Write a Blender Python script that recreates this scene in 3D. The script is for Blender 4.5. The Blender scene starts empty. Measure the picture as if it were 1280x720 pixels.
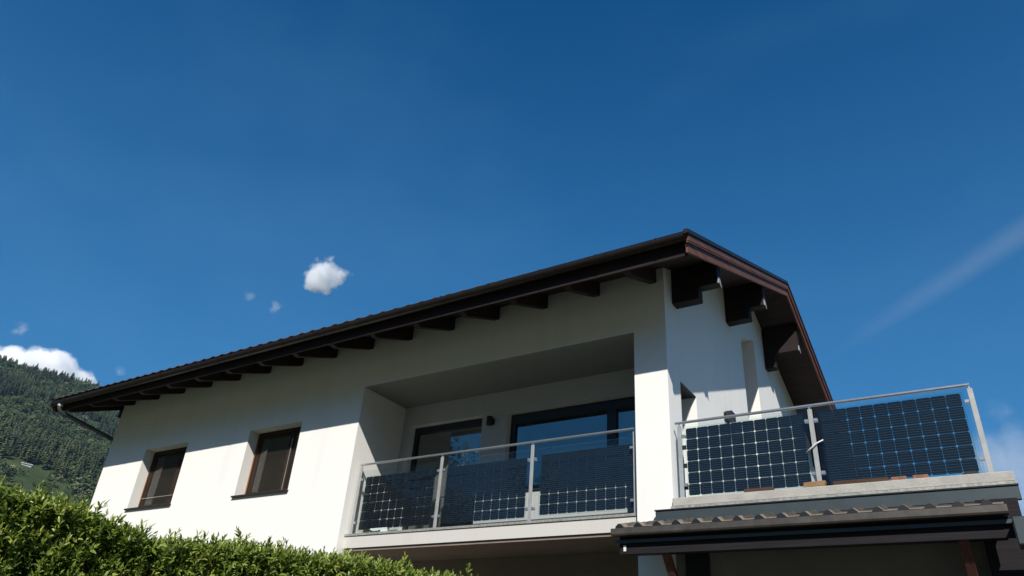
import bpy, bmesh, math, random
import numpy as np
from mathutils import Vector, Matrix

R = math.radians
rng = np.random.default_rng(7)
random.seed(7)
scene = bpy.context.scene
col = scene.collection

# ------------------------------------------------------------------ camera
# origin = the photographer's eye; the ground lies 1.6 m below (z = -1.6)
GZ = -1.6
cam_d = bpy.data.cameras.new('camera')
cam_d.sensor_width = 36.0
cam_d.lens = 917.3 / 1280 * 36
cam_d.clip_start = 0.05
cam_d.clip_end = 20000
cam = bpy.data.objects.new('camera', cam_d)
col.objects.link(cam)
pitch, roll, yaw = 0.52202771, -0.07565761, -0.59710182
fwd = Vector((math.sin(yaw) * math.cos(pitch), math.cos(yaw) * math.cos(pitch), math.sin(pitch)))
rgt = Vector((math.cos(yaw), -math.sin(yaw), 0))
dwn = fwd.cross(rgt)
r2 = rgt * math.cos(roll) + dwn * math.sin(roll)
d2 = dwn * math.cos(roll) - rgt * math.sin(roll)
cam.matrix_world = Matrix((r2, -d2, -fwd)).transposed().to_4x4()
scene.camera = cam

# ------------------------------------------------------------------ sky, sun, exposure
SUN_EL, SUN_AZ = R(39.6), R(150.5)            # azimuth from +Y towards +X
sd = Vector((math.sin(SUN_AZ) * math.cos(SUN_EL), math.cos(SUN_AZ) * math.cos(SUN_EL), math.sin(SUN_EL)))
world = bpy.data.worlds.new('World')
scene.world = world
world.use_nodes = True
wt = world.node_tree
bg = wt.nodes['Background']
sky = wt.nodes.new('ShaderNodeTexSky')
sky.sky_type = 'NISHITA'
sky.sun_disc = False
sky.sun_elevation = SUN_EL
sky.sun_rotation = SUN_AZ
sky.altitude = 500
sky.air_density = 1.0
sky.dust_density = 1.0
sky.ozone_density = 3.0
hs = wt.nodes.new('ShaderNodeHueSaturation')
hs.inputs['Saturation'].default_value = 2.1
wt.links.new(sky.outputs[0], hs.inputs['Color'])
tcw = wt.nodes.new('ShaderNodeTexCoord')
sep = wt.nodes.new('ShaderNodeSeparateXYZ'); wt.links.new(tcw.outputs['Generated'], sep.inputs[0])
mr = wt.nodes.new('ShaderNodeMapRange'); mr.interpolation_type = 'SMOOTHSTEP'
mr.inputs['From Min'].default_value = 0.86; mr.inputs['From Max'].default_value = 0.16
mr.inputs['To Min'].default_value = 0.0; mr.inputs['To Max'].default_value = 0.46
wt.links.new(sep.outputs['Z'], mr.inputs['Value'])
mpw = wt.nodes.new('ShaderNodeMapping'); mpw.inputs['Scale'].default_value = (1.6, 3.6, 5.0); mpw.inputs['Rotation'].default_value = (.3, .5, .9)
wt.links.new(tcw.outputs['Generated'], mpw.inputs[0])
vn = wt.nodes.new('ShaderNodeTexNoise'); vn.inputs['Scale'].default_value = 1.3; vn.inputs['Detail'].default_value = 7; vn.inputs['Roughness'].default_value = .55
wt.links.new(mpw.outputs[0], vn.inputs['Vector'])
vr = wt.nodes.new('ShaderNodeMapRange'); vr.inputs['From Min'].default_value = .42; vr.inputs['From Max'].default_value = .78
vr.inputs['To Min'].default_value = 0.0; vr.inputs['To Max'].default_value = 0.14
wt.links.new(vn.outputs['Fac'], vr.inputs['Value'])
va = wt.nodes.new('ShaderNodeMath'); va.operation = 'ADD'; wt.links.new(mr.outputs[0], va.inputs[0]); wt.links.new(vr.outputs[0], va.inputs[1])
vm = wt.nodes.new('ShaderNodeMix'); vm.data_type = 'RGBA'
wt.links.new(va.outputs[0], vm.inputs[0]); wt.links.new(hs.outputs[0], vm.inputs[6]); vm.inputs[7].default_value = (0.85, 2.45, 4.7, 1)   # thin pale veil of moisture
wt.links.new(vm.outputs[2], bg.inputs[0])
bg.inputs[1].default_value = 0.098

sun_d = bpy.data.lights.new('sun', 'SUN')
sun_d.energy = 5.0
sun_d.angle = R(0.5)
sun_d.color = (1.0, 0.955, 0.88)
sun = bpy.data.objects.new('sun', sun_d)
col.objects.link(sun)
sun.rotation_euler = sd.to_track_quat('Z', 'Y').to_euler()
sun.location = (5, -12, 14)

scene.view_settings.view_transform = 'Standard'
scene.view_settings.look = 'None'
scene.view_settings.exposure = 0.12
scene.view_settings.gamma = 1.0
scene.view_settings.use_curve_mapping = False
scene.cycles.use_denoising = True
scene.cycles.max_bounces = 12
scene.cycles.diffuse_bounces = 2
scene.cycles.transparent_max_bounces = 24
scene.cycles.volume_bounces = 2

# ------------------------------------------------------------------ helpers
class MB:
    """Collects shapes for ONE mesh."""
    def __init__(s):
        s.v, s.f = [], []
    def add(s, vs, fs):
        n = len(s.v)
        s.v += [tuple(p) for p in vs]
        s.f += [tuple(i + n for i in f) for f in fs]
        return s
    def box(s, x0, x1, y0, y1, z0, z1):
        return s.hexa([(x0, y0, z0), (x1, y0, z0), (x1, y1, z0), (x0, y1, z0),
                       (x0, y0, z1), (x1, y0, z1), (x1, y1, z1), (x0, y1, z1)])
    def hexa(s, p):
        return s.add(p, [(0, 3, 2, 1), (4, 5, 6, 7), (0, 1, 5, 4), (1, 2, 6, 5), (2, 3, 7, 6), (3, 0, 4, 7)])
    def prism(s, poly, a, b, axis='x'):
        """extrude a 2-D polygon along an axis; poly is (y,z) for x, (x,z) for y, (x,y) for z"""
        n = len(poly)
        def P(q, t):
            return {'x': (t, q[0], q[1]), 'y': (q[0], t, q[1]), 'z': (q[0], q[1], t)}[axis]
        vs = [P(q, a) for q in poly] + [P(q, b) for q in poly]
        fs = [tuple(range(n)), tuple(range(2 * n - 1, n - 1, -1))]
        fs += [(i, i + n, (i + 1) % n + n, (i + 1) % n) for i in range(n)]
        return s.add(vs, fs)
    def tube(s, pts, r, n=10, cap=True):
        pts = [Vector(p) for p in pts]
        rr = r if isinstance(r, (list, tuple)) else [r] * len(pts)
        rings = []
        for i, p in enumerate(pts):
            d = (pts[min(i + 1, len(pts) - 1)] - pts[max(i - 1, 0)]).normalized()
            u = d.orthogonal().normalized() if i == 0 else (rings[-1][1] - d * rings[-1][1].dot(d)).normalized()
            rings.append((p, u, d.cross(u), rr[i]))
        base = len(s.v)
        for p, u, w, q in rings:
            for k in range(n):
                a = 2 * math.pi * k / n
                s.v.append(tuple(p + u * (q * math.cos(a)) + w * (q * math.sin(a))))
        for i in range(len(pts) - 1):
            for k in range(n):
                a, b = base + i * n + k, base + i * n + (k + 1) % n
                s.f.append((a, b, b + n, a + n))
        if cap:
            s.f.append(tuple(base + k for k in range(n))[::-1])
            s.f.append(tuple(base + (len(pts) - 1) * n + k for k in range(n)))
        return s
    def build(s, name, m, parent=None, smooth=False, bevel=0, recalc=True):
        me = bpy.data.meshes.new(name)
        me.from_pydata(s.v, [], s.f)
        if recalc or bevel:
            bm = bmesh.new(); bm.from_mesh(me)
            bmesh.ops.recalc_face_normals(bm, faces=bm.faces)
            if bevel:
                es = [e for e in bm.edges if len(e.link_faces) == 2 and e.calc_face_angle(0) > 0.5]
                bmesh.ops.bevel(bm, geom=es, offset=bevel, segments=1, affect='EDGES', clamp_overlap=True)
            bm.to_mesh(me); bm.free()
        if smooth:
            me.polygons.foreach_set('use_smooth', [True] * len(me.polygons))
        me.update()
        o = bpy.data.objects.new(name, me)
        if m: me.materials.append(m)
        col.objects.link(o)
        if parent:
            o.parent = parent
            o.matrix_parent_inverse = parent_inv(parent)
        return o

def parent_inv(p):
    # parts are built in world coordinates; only the things' Empties are moved
    return Matrix.Translation(-Vector(p.location)) if p.type == 'EMPTY' else Matrix.Identity(4)

def tag(o, label=None, cat=None, group=None, kind=None):
    if label: o['label'] = label
    if cat: o['category'] = cat
    if group: o['group'] = group
    if kind: o['kind'] = kind
    return o

def thing(name, loc, label, cat, group=None):
    o = bpy.data.objects.new(name, None)
    o.empty_display_size = 0.2
    col.objects.link(o)
    o.location = loc
    return tag(o, label, cat, group)

def np_mesh(name, V, F, m, parent=None, smooth=False, attr=None):
    me = bpy.data.meshes.new(name)
    V = np.asarray(V, dtype=np.float32); F = np.asarray(F, dtype=np.int32)
    k = F.shape[1]
    me.vertices.add(len(V)); me.vertices.foreach_set('co', V.ravel())
    me.loops.add(F.size); me.loops.foreach_set('vertex_index', F.ravel())
    me.polygons.add(len(F))
    me.polygons.foreach_set('loop_start', np.arange(0, F.size, k, dtype=np.int32))
    me.polygons.foreach_set('loop_total', np.full(len(F), k, dtype=np.int32))
    if smooth: me.polygons.foreach_set('use_smooth', np.ones(len(F), dtype=bool))
    me.update(); me.validate()
    if attr is not None:
        a = me.attributes.new('tint', 'FLOAT', 'POINT')
        a.data.foreach_set('value', np.asarray(attr, dtype=np.float32))
    o = bpy.data.objects.new(name, me)
    if m: me.materials.append(m)
    col.objects.link(o)
    if parent:
        o.parent = parent
        o.matrix_parent_inverse = parent_inv(parent)
    return o

# ------------------------------------------------------------------ materials
def new_mat(name):
    m = bpy.data.materials.new(name); m.use_nodes = True
    nt = m.node_tree
    return m, nt, nt.nodes['Principled BSDF']

def N(nt, t, **kw):
    n = nt.nodes.new(t)
    for k, v in kw.items():
        if k in n.inputs: n.inputs[k].default_value = v
        else: setattr(n, k, v)
    return n

def simple(name, c, rough=0.6, metal=0.0, spec=0.5, var=0.12, scale=6.0, bump=0.0, bscale=60.0, stretch=(1, 1, 1)):
    """base colour with slow noise variation and fine bump"""
    m, nt, b = new_mat(name)
    tc = N(nt, 'ShaderNodeTexCoord')
    mp = N(nt, 'ShaderNodeMapping'); mp.inputs['Scale'].default_value = stretch
    nt.links.new(tc.outputs['Object'], mp.inputs[0])
    n1 = N(nt, 'ShaderNodeTexNoise', Scale=scale, Detail=5.0, Roughness=0.6)
    nt.links.new(mp.outputs[0], n1.inputs['Vector'])
    cr = N(nt, 'ShaderNodeValToRGB')
    cr.color_ramp.elements[0].position = 0.3; cr.color_ramp.elements[1].position = 0.7
    cr.color_ramp.elements[0].color = [x * (1 - var) for x in c] + [1]
    cr.color_ramp.elements[1].color = [min(1, x * (1 + var)) for x in c] + [1]
    nt.links.new(n1.outputs['Fac'], cr.inputs[0])
    nt.links.new(cr.outputs[0], b.inputs['Base Color'])
    b.inputs['Roughness'].default_value = rough
    b.inputs['Metallic'].default_value = metal
    b.inputs['Specular IOR Level'].default_value = spec
    if bump:
        n2 = N(nt, 'ShaderNodeTexNoise', Scale=bscale, Detail=4.0)
        nt.links.new(mp.outputs[0], n2.inputs['Vector'])
        bp = N(nt, 'ShaderNodeBump', Strength=bump, Distance=0.02)
        nt.links.new(n2.outputs['Fac'], bp.inputs['Height'])
        nt.links.new(bp.outputs[0], b.inputs['Normal'])
    return m

def plaster(name, c):
    m, nt, b = new_mat(name)
    tc = N(nt, 'ShaderNodeTexCoord')
    big = N(nt, 'ShaderNodeTexNoise', Scale=0.45, Detail=6.0, Roughness=0.65)
    mp = N(nt, 'ShaderNodeMapping'); mp.inputs['Scale'].default_value = (3.0, 3.0, 0.35)
    nt.links.new(tc.outputs['Object'], mp.inputs[0])
    st = N(nt, 'ShaderNodeTexNoise', Scale=1.0, Detail=4.0)
    nt.links.new(tc.outputs['Object'], big.inputs['Vector'])
    nt.links.new(mp.outputs[0], st.inputs['Vector'])
    mx = N(nt, 'ShaderNodeMath', operation='ADD'); nt.links.new(big.outputs['Fac'], mx.inputs[0]); nt.links.new(st.outputs['Fac'], mx.inputs[1])
    cr = N(nt, 'ShaderNodeValToRGB')
    cr.color_ramp.elements[0].position = 0.7; cr.color_ramp.elements[1].position = 1.2
    cr.color_ramp.elements[0].color = [x * 0.95 for x in c] + [1]
    cr.color_ramp.elements[1].color = list(c) + [1]
    nt.links.new(mx.outputs[0], cr.inputs[0]); nt.links.new(cr.outputs[0], b.inputs['Base Color'])
    b.inputs['Roughness'].default_value = 0.92; b.inputs['Specular IOR Level'].default_value = 0.15
    fine = N(nt, 'ShaderNodeTexNoise', Scale=190.0, Detail=3.0)
    nt.links.new(tc.outputs['Object'], fine.inputs['Vector'])
    bp = N(nt, 'ShaderNodeBump', Strength=0.35, Distance=0.006)
    nt.links.new(fine.outputs['Fac'], bp.inputs['Height']); nt.links.new(bp.outputs[0], b.inputs['Normal'])
    return m

def timber(name, c, axis='x', rough=0.55, board=0.0):
    """stained wood: grain stretched along an axis, optional board grooves across y"""
    m, nt, b = new_mat(name)
    tc = N(nt, 'ShaderNodeTexCoord')
    mp = N(nt, 'ShaderNodeMapping')
    mp.inputs['Scale'].default_value = {'x': (0.6, 14, 14), 'y': (14, 0.6, 6), 'z': (14, 14, 0.6)}[axis]
    nt.links.new(tc.outputs['Object'], mp.inputs[0])
    n1 = N(nt, 'ShaderNodeTexNoise', Scale=2.2, Detail=6.0, Roughness=0.7)
    nt.links.new(mp.outputs[0], n1.inputs['Vector'])
    cr = N(nt, 'ShaderNodeValToRGB')
    cr.color_ramp.elements[0].position = 0.3; cr.color_ramp.elements[1].position = 0.72
    cr.color_ramp.elements[0].color = [x * 0.55 for x in c] + [1]
    cr.color_ramp.elements[1].color = [x * 1.35 for x in c] + [1]
    nt.links.new(n1.outputs['Fac'], cr.inputs[0]); nt.links.new(cr.outputs[0], b.inputs['Base Color'])
    b.inputs['Roughness'].default_value = rough
    b.inputs['Specular IOR Level'].default_value = 0.18
    h = n1.outputs['Fac']
    if board:
        w = N(nt, 'ShaderNodeTexWave', Scale=1.0 / board / 6.2832 * 3.1416, wave_type='BANDS', bands_direction='Y')
        nt.links.new(tc.outputs['Object'], w.inputs['Vector'])
        pw = N(nt, 'ShaderNodeMath', operation='POWER'); pw.inputs[1].default_value = 0.15
        nt.links.new(w.outputs['Fac'], pw.inputs[0]); h = pw.outputs[0]
    bp = N(nt, 'ShaderNodeBump', Strength=0.4, Distance=0.006)
    nt.links.new(h, bp.inputs['Height']); nt.links.new(bp.outputs[0], b.inputs['Normal'])
    return m

def clear_glass(name, tint=(0.93, 0.97, 0.95), f0=0.05, dirt=0.0):
    """clear pane: Schlick-weighted mirror over a tinted transparency"""
    m = bpy.data.materials.new(name); m.use_nodes = True
    nt = m.node_tree; nt.nodes.remove(nt.nodes['Principled BSDF'])
    out = nt.nodes['Material Output']
    g = N(nt, 'ShaderNodeNewGeometry')
    dp = N(nt, 'ShaderNodeVectorMath', operation='DOT_PRODUCT')
    nt.links.new(g.outputs['Normal'], dp.inputs[0]); nt.links.new(g.outputs['Incoming'], dp.inputs[1])
    ab = N(nt, 'ShaderNodeMath', operation='ABSOLUTE'); nt.links.new(dp.outputs['Value'], ab.inputs[0])
    om = N(nt, 'ShaderNodeMath', operation='SUBTRACT'); om.inputs[0].default_value = 1; nt.links.new(ab.outputs[0], om.inputs[1])
    pw = N(nt, 'ShaderNodeMath', operation='POWER'); pw.inputs[1].default_value = 5; nt.links.new(om.outputs[0], pw.inputs[0])
    ma = N(nt, 'ShaderNodeMath', operation='MULTIPLY_ADD'); ma.inputs[1].default_value = 1 - f0; ma.inputs[2].default_value = f0
    nt.links.new(pw.outputs[0], ma.inputs[0])
    tr = N(nt, 'ShaderNodeBsdfTransparent'); tr.inputs[0].default_value = (*tint, 1)
    gl = N(nt, 'ShaderNodeBsdfGlossy'); gl.inputs['Roughness'].default_value = 0.015
    mix = N(nt, 'ShaderNodeMixShader')
    nt.links.new(ma.outputs[0], mix.inputs[0]); nt.links.new(tr.outputs[0], mix.inputs[1]); nt.links.new(gl.outputs[0], mix.inputs[2])
    last = mix
    if dirt:
        df = N(nt, 'ShaderNodeBsdfDiffuse'); df.inputs[0].default_value = (0.6, 0.6, 0.58, 1)
        tc = N(nt, 'ShaderNodeTexCoord'); no = N(nt, 'ShaderNodeTexNoise', Scale=2.5, Detail=6.0)
        nt.links.new(tc.outputs['Object'], no.inputs['Vector'])
        mu = N(nt, 'ShaderNodeMath', operation='MULTIPLY'); mu.inputs[1].default_value = dirt; nt.links.new(no.outputs['Fac'], mu.inputs[0])
        m2 = N(nt, 'ShaderNodeMixShader')
        nt.links.new(mu.outputs[0], m2.inputs[0]); nt.links.new(mix.outputs[0], m2.inputs[1]); nt.links.new(df.outputs[0], m2.inputs[2])
        last = m2
    nt.links.new(last.outputs[0], out.inputs['Surface'])
    return m

def cell_material():
    """dark monocrystalline silicon with five thin silvery busbars per cell"""
    m, nt, b = new_mat('solar_cell')
    tc = N(nt, 'ShaderNodeTexCoord')
    sp = N(nt, 'ShaderNodeSeparateXYZ'); nt.links.new(tc.outputs['Object'], sp.inputs[0])
    mu = N(nt, 'ShaderNodeMath', operation='MULTIPLY'); mu.inputs[1].default_value = 5 / 0.1605; nt.links.new(sp.outputs['Z'], mu.inputs[0])
    fr = N(nt, 'ShaderNodeMath', operation='FRACT'); nt.links.new(mu.outputs[0], fr.inputs[0])
    lt = N(nt, 'ShaderNodeMath', operation='LESS_THAN'); lt.inputs[1].default_value = 0.09; nt.links.new(fr.outputs[0], lt.inputs[0])
    no = N(nt, 'ShaderNodeTexNoise', Scale=3.0, Detail=3.0); nt.links.new(tc.outputs['Object'], no.inputs['Vector'])
    cr = N(nt, 'ShaderNodeValToRGB')
    cr.color_ramp.elements[0].color = (0.003, 0.0045, 0.010, 1); cr.color_ramp.elements[1].color = (0.005, 0.008, 0.018, 1)
    nt.links.new(no.outputs['Fac'], cr.inputs[0])
    mx = N(nt, 'ShaderNodeMix', data_type='RGBA')
    nt.links.new(lt.outputs[0], mx.inputs[0]); nt.links.new(cr.outputs[0], mx.inputs[6])
    mx.inputs[7].default_value = (0.095, 0.105, 0.125, 1)
    nt.links.new(mx.outputs[2], b.inputs['Base Color'])
    b.inputs['Roughness'].default_value = 0.4
    b.inputs['Specular IOR Level'].default_value = 0.12
    return m

def leaf_material(name, c0, c1, c2, rough=0.4, trans=0.25):
    m, nt, b = new_mat(name)
    at = N(nt, 'ShaderNodeAttribute', attribute_name='tint')
    cr = N(nt, 'ShaderNodeValToRGB')
    cr.color_ramp.elements[0].color = (*c0, 1); cr.color_ramp.elements[1].color = (*c2, 1)
    e = cr.color_ramp.elements.new(0.55); e.color = (*c1, 1)
    nt.links.new(at.outputs['Fac'], cr.inputs[0]); nt.links.new(cr.outputs[0], b.inputs['Base Color'])
    b.inputs['Roughness'].default_value = rough
    b.inputs['Specular IOR Level'].default_value = 0.45
    if trans:
        tr = N(nt, 'ShaderNodeBsdfTranslucent'); nt.links.new(cr.outputs[0], tr.inputs[0])
        mx = N(nt, 'ShaderNodeMixShader'); mx.inputs[0].default_value = trans
        nt.links.new(b.outputs[0], mx.inputs[1]); nt.links.new(tr.outputs[0], mx.inputs[2])
        nt.links.new(mx.outputs[0], nt.nodes['Material Output'].inputs['Surface'])
    return m

def screen_cloth():
    m = bpy.data.materials.new('insect_screen'); m.use_nodes = True; nt = m.node_tree
    nt.nodes.remove(nt.nodes['Principled BSDF'])
    d = N(nt, 'ShaderNodeBsdfDiffuse'); tc = N(nt, 'ShaderNodeTexCoord'); no = N(nt, 'ShaderNodeTexNoise', Scale=2.0, Detail=3.0)
    nt.links.new(tc.outputs['Object'], no.inputs['Vector'])
    cr = N(nt, 'ShaderNodeValToRGB'); cr.color_ramp.elements[0].color = (0.070, 0.052, 0.040, 1); cr.color_ramp.elements[1].color = (0.115, 0.090, 0.070, 1)
    nt.links.new(no.outputs['Fac'], cr.inputs[0]); nt.links.new(cr.outputs[0], d.inputs[0])
    t = N(nt, 'ShaderNodeBsdfTransparent'); mx = N(nt, 'ShaderNodeMixShader'); mx.inputs[0].default_value = .11
    nt.links.new(t.outputs[0], mx.inputs[1]); nt.links.new(d.outputs[0], mx.inputs[2])
    nt.links.new(mx.outputs[0], nt.nodes['Material Output'].inputs['Surface'])
    return m

M = dict(
    wall=plaster('white_render', (0.86, 0.85, 0.81)),
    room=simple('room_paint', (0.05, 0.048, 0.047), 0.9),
    tile=simple('roof_tile', (0.075, 0.055, 0.045), 0.6, var=0.3, scale=4, bump=0.2),
    soffit=timber('soffit_boards', (0.052, 0.037, 0.036), 'x', 0.7, board=0.14),
    beam=timber('dark_stained_beam', (0.036, 0.024, 0.021), 'y', 0.65),
    beamx=timber('dark_stained_purlin', (0.024, 0.016, 0.015), 'x', 0.65),
    barge=timber('brown_bargeboard', (0.150, 0.068, 0.046), 'y', 0.6),
    gutter=simple('brown_gutter_metal', (0.035, 0.026, 0.024), 0.38, 0.6, var=0.25, scale=9),
    capm=simple('verge_flashing', (0.022, 0.017, 0.017), 0.45, 0.4),
    pipe=simple('grey_pipe_metal', (0.075, 0.085, 0.088), 0.4, 0.5, var=0.2),
    bright=simple('pale_metal_clip', (0.5, 0.48, 0.44), 0.45, 0.4),
    frame=timber('window_wood', (0.24, 0.105, 0.045), 'z', 0.5),
    sash=timber('dark_sash_wood', (0.040, 0.022, 0.015), 'z', 0.5),
    mesh_=screen_cloth(),
    dframe=simple('anthracite_frame', (0.018, 0.021, 0.026), 0.4, 0.2, var=0.1),
    screen=simple('dark_blind', (0.040, 0.034, 0.030), 0.8, var=0.15, scale=2),
    curtain=simple('pale_curtain', (0.55, 0.57, 0.60), 0.9, var=0.08, scale=1.5, stretch=(8, 8, 0.5)),
    sill=simple('sill_sheet_metal', (0.040, 0.038, 0.036), 0.45, 0.4),
    slab=plaster('slab_edge_render', (0.60, 0.575, 0.54)),
    stone=simple('grey_concrete', (0.40, 0.385, 0.35), 0.9, var=0.14, scale=5, bump=0.35, bscale=45),
    trim=simple('zinc_drip_edge', (0.34, 0.34, 0.31), 0.55, 0.3, var=0.35, scale=22),
    steel=simple('brushed_steel', (0.56, 0.57, 0.57), 0.32, 0.85, var=0.1, scale=12),
    post=simple('grey_post_metal', (0.36, 0.37, 0.36), 0.5, 0.25, var=0.12, scale=8),
    glass=clear_glass('railing_glass', (0.93, 0.965, 0.955), 0.018, 0.003),
    modglass=clear_glass('module_glass', (0.96, 0.97, 0.965), 0.010),
    winglass=clear_glass('window_glass', (0.72, 0.76, 0.76), 0.16),
    cell=cell_material(),
    flash=simple('green_grey_flashing', (0.050, 0.068, 0.074), 0.5, 0.3, var=0.14, scale=3),
    black=simple('black_plastic', (0.012, 0.012, 0.013), 0.45),
    brick=simple('red_brick', (0.24, 0.115, 0.07), 0.85, var=0.3, scale=14, bump=0.3),
    wood=timber('raw_pine', (0.30, 0.18, 0.095), 'x', 0.75),
    brownwood=timber('weathered_board', (0.085, 0.05, 0.035), 'x', 0.8),
    ptile=simple('canopy_tile', (0.18, 0.145, 0.11), 0.75, var=0.3, scale=9, bump=0.3),
    lip=simple('canopy_gutter_metal', (0.072, 0.064, 0.056), 0.5, 0.35, var=0.25, scale=8),
    dark=timber('dark_eaves_board', (0.016, 0.014, 0.016), 'x', 0.7),
    brace=timber('red_brown_brace', (0.125, 0.050, 0.038), 'z', 0.7),
    brownsoffit=timber('brown_ceiling_boards', (0.075, 0.050, 0.038), 'x', 0.8, board=0.16),
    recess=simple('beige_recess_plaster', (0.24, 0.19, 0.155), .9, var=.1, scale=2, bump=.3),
    white=simple('white_plastic', (0.75, 0.75, 0.73), 0.5, var=0.03),
    bark=simple('bark', (0.10, 0.075, 0.055), 0.9, var=0.3, scale=8, bump=0.5, bscale=20),
)

# ------------------------------------------------------------------ ground
def ground():
    m, nt, b = new_mat('ground_meadow')
    tc = N(nt, 'ShaderNodeTexCoord')
    n1 = N(nt, 'ShaderNodeTexNoise', Scale=0.35, Detail=8.0); nt.links.new(tc.outputs['Object'], n1.inputs['Vector'])
    cr = N(nt, 'ShaderNodeValToRGB')
    cr.color_ramp.elements[0].color = (0.040, 0.050, 0.022, 1); cr.color_ramp.elements[1].color = (0.075, 0.085, 0.045, 1)
    nt.links.new(n1.outputs['Fac'], cr.inputs[0]); nt.links.new(cr.outputs[0], b.inputs['Base Color'])
    b.inputs['Roughness'].default_value = 0.95
    mb = MB(); S = 9000
    mb.add([(-S, -S, GZ), (S, -S, GZ), (S, S, GZ), (-S, S, GZ)], [(0, 1, 2, 3)])
    tag(mb.build('ground', m, recalc=False), kind='structure')
    d = MB(); d.add([(-4.2, -9, GZ + .004), (6, -9, GZ + .004), (6, 9.88, GZ + .004), (-4.2, 9.88, GZ + .004)], [(0, 1, 2, 3)])
    tag(d.build('driveway', simple('asphalt', (0.055, 0.054, 0.052), 0.9, var=0.2, scale=3, bump=0.3, bscale=120), recalc=False), kind='structure')
ground()

# ------------------------------------------------------------------ the house
XL, XR = -18.79, -3.74          # left and right gable planes
YF, YB = 9.90, 20.70            # front and back walls
S = 0.405                       # roof slope
YR = 15.30                      # ridge
YE, ZE = 8.50, 6.13             # eave edge of the roof top
XRL, XRR = -19.75, -2.83        # roof ends
def roof_z(y):                  # top of the roof
    return ZE + S * (y - YE) if y <= YR else ZE + S * (2 * YR - YE - y)

house = thing('house', (-11.2, 9.9, GZ), 'white rendered two storey house with dark brown gable roof and recessed balcony', 'house')

def apply_bool(o, cutters):
    for c in cutters:
        md = o.modifiers.new('cut', 'BOOLEAN'); md.operation = 'DIFFERENCE'; md.solver = 'EXACT'; md.object = c
    bpy.context.view_layer.update()
    dg = bpy.context.evaluated_depsgraph_get()
    me = bpy.data.meshes.new_from_object(o.evaluated_get(dg))
    o.modifiers.clear()
    old = o.data; o.data = me; bpy.data.meshes.remove(old)
    for c in cutters:
        m = c.data; bpy.data.objects.remove(c); bpy.data.meshes.remove(m)

def cutter(x0, x1, y0, y1, z0, z1, ztop=None, mat=None):
    mb = MB()
    if ztop is None: mb.box(x0, x1, y0, y1, z0, z1)
    else: mb.prism([(y0, z0), (y1, z0), (y1, ztop[1]), (y0, ztop[0])], x0, x1)
    return mb.build('cutter', mat or M['wall'])

def wall_top(y): return roof_z(y) - 0.17
wall = MB().prism([(YF, GZ), (YB, GZ), (YB, wall_top(YB)), (YR, wall_top(YR)), (YF, wall_top(YF))], XL, XR).build('wall', M['wall'], house)
W1 = (-17.14, -15.49, 3.50, 4.935)
W2 = (-13.345, -11.735, 3.50, 4.935)
LG = (-10.11, -4.285, 5.438, 11.20)     # loggia: x0, x1, ceiling, back wall
DOOR = (-9.88, -8.08, 2.60, 5.01)
LWIN = (-7.49, -4.62, 3.45, 4.97)
RD = 0.24                                # window reveal depth
cut = []
for (x0, x1, z0, z1) in (W1, W2):
    cut.append(cutter(x0, x1, YF - .3, YF + .60, z0, z1))
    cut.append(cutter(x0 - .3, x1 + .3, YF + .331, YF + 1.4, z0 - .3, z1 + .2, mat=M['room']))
cut.append(cutter(LG[0], LG[1], YF - .5, LG[3], 2.3, LG[2]))
cut.append(cutter(LG[0], LG[1], YF - .5, LG[3] + .04, GZ - .2, 2.33))
for (x0, x1, z0, z1) in (DOOR, LWIN):
    cut.append(cutter(x0, x1, LG[3] - .1, LG[3] + .6, z0, z1))
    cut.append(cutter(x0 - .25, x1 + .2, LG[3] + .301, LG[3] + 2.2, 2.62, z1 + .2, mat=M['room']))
GD = (10.43, 11.16, 2.62, 4.71)
GS = (14.30, 15.36, 4.2)
cut.append(cutter(XR - .35, XR + .3, GD[0], GD[1], GD[2], GD[3]))
cut.append(cutter(XR - .40, XR + .3, GS[0], GS[1], GS[2], 0, ztop=(7.22, 7.63)))
apply_bool(wall, cut)
wall.data.materials.append(plaster('loggia_wall_painted_shade', (0.46, 0.47, 0.48)))  # white back wall coloured darker, so the recess shade sits in its colour
wall.data.materials.append(plaster('loggia_ceiling_painted_shade', (0.30, 0.30, 0.29)))  # ceiling darkened further, shade put into the colour
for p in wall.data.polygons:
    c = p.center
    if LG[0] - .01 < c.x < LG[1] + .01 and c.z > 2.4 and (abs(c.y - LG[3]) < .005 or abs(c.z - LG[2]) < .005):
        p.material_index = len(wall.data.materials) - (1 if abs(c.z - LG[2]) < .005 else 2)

# roof sheet of pantiles: waves along x, courses along the slope
def tile_roof():
    per = 0.30
    xs = np.arange(XRL, XRR - 0.02, per / 8)
    V, F = [], []
    for side in (0, 1):
        run = YR - YE
        n = 18
        base = len(V)
        rows = []
        for k in range(n + 1):
            for lap in ((0,) if k == 0 else (0, 1)):
                t = k / n
                y = YE + .05 + (run - .05) * t if side == 0 else 2 * YR - YE - .05 - (run - .05) * t
                z = ZE + S * (.05 + (run - .05) * t) + (0.0 if (lap == 0 and k > 0) else 0.028)
                rows.append((y, z))
        for (y, z) in rows:
            for x in xs:
                w = math.sin(2 * math.pi * x / per)
                V.append((x, y, z + 0.020 * (w if w > -0.35 else -0.35) - .03))
        nx = len(xs)
        for r in range(len(rows) - 1):
            for i in range(nx - 1):
                a = base + r * nx + i
                F.append((a, a + 1, a + 1 + nx, a + nx))
    o = np_mesh('roof', V, F, M['tile'], house)
    md = o.modifiers.new('thick', 'SOLIDIFY'); md.thickness = 0.022; md.offset = -1
    return o
roof = tile_roof()
# ridge capping: overlapping half-round tiles
rc = MB()
x = XRL + .02
while x < XRR - .45:
    rc.tube([(x, YR, roof_z(YR) - .06), (x + .36, YR, roof_z(YR) - .075)], [0.12, 0.105], 12)
    x += 0.335
rc.build('ridge_capping', M['tile'], roof, smooth=False)

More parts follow.
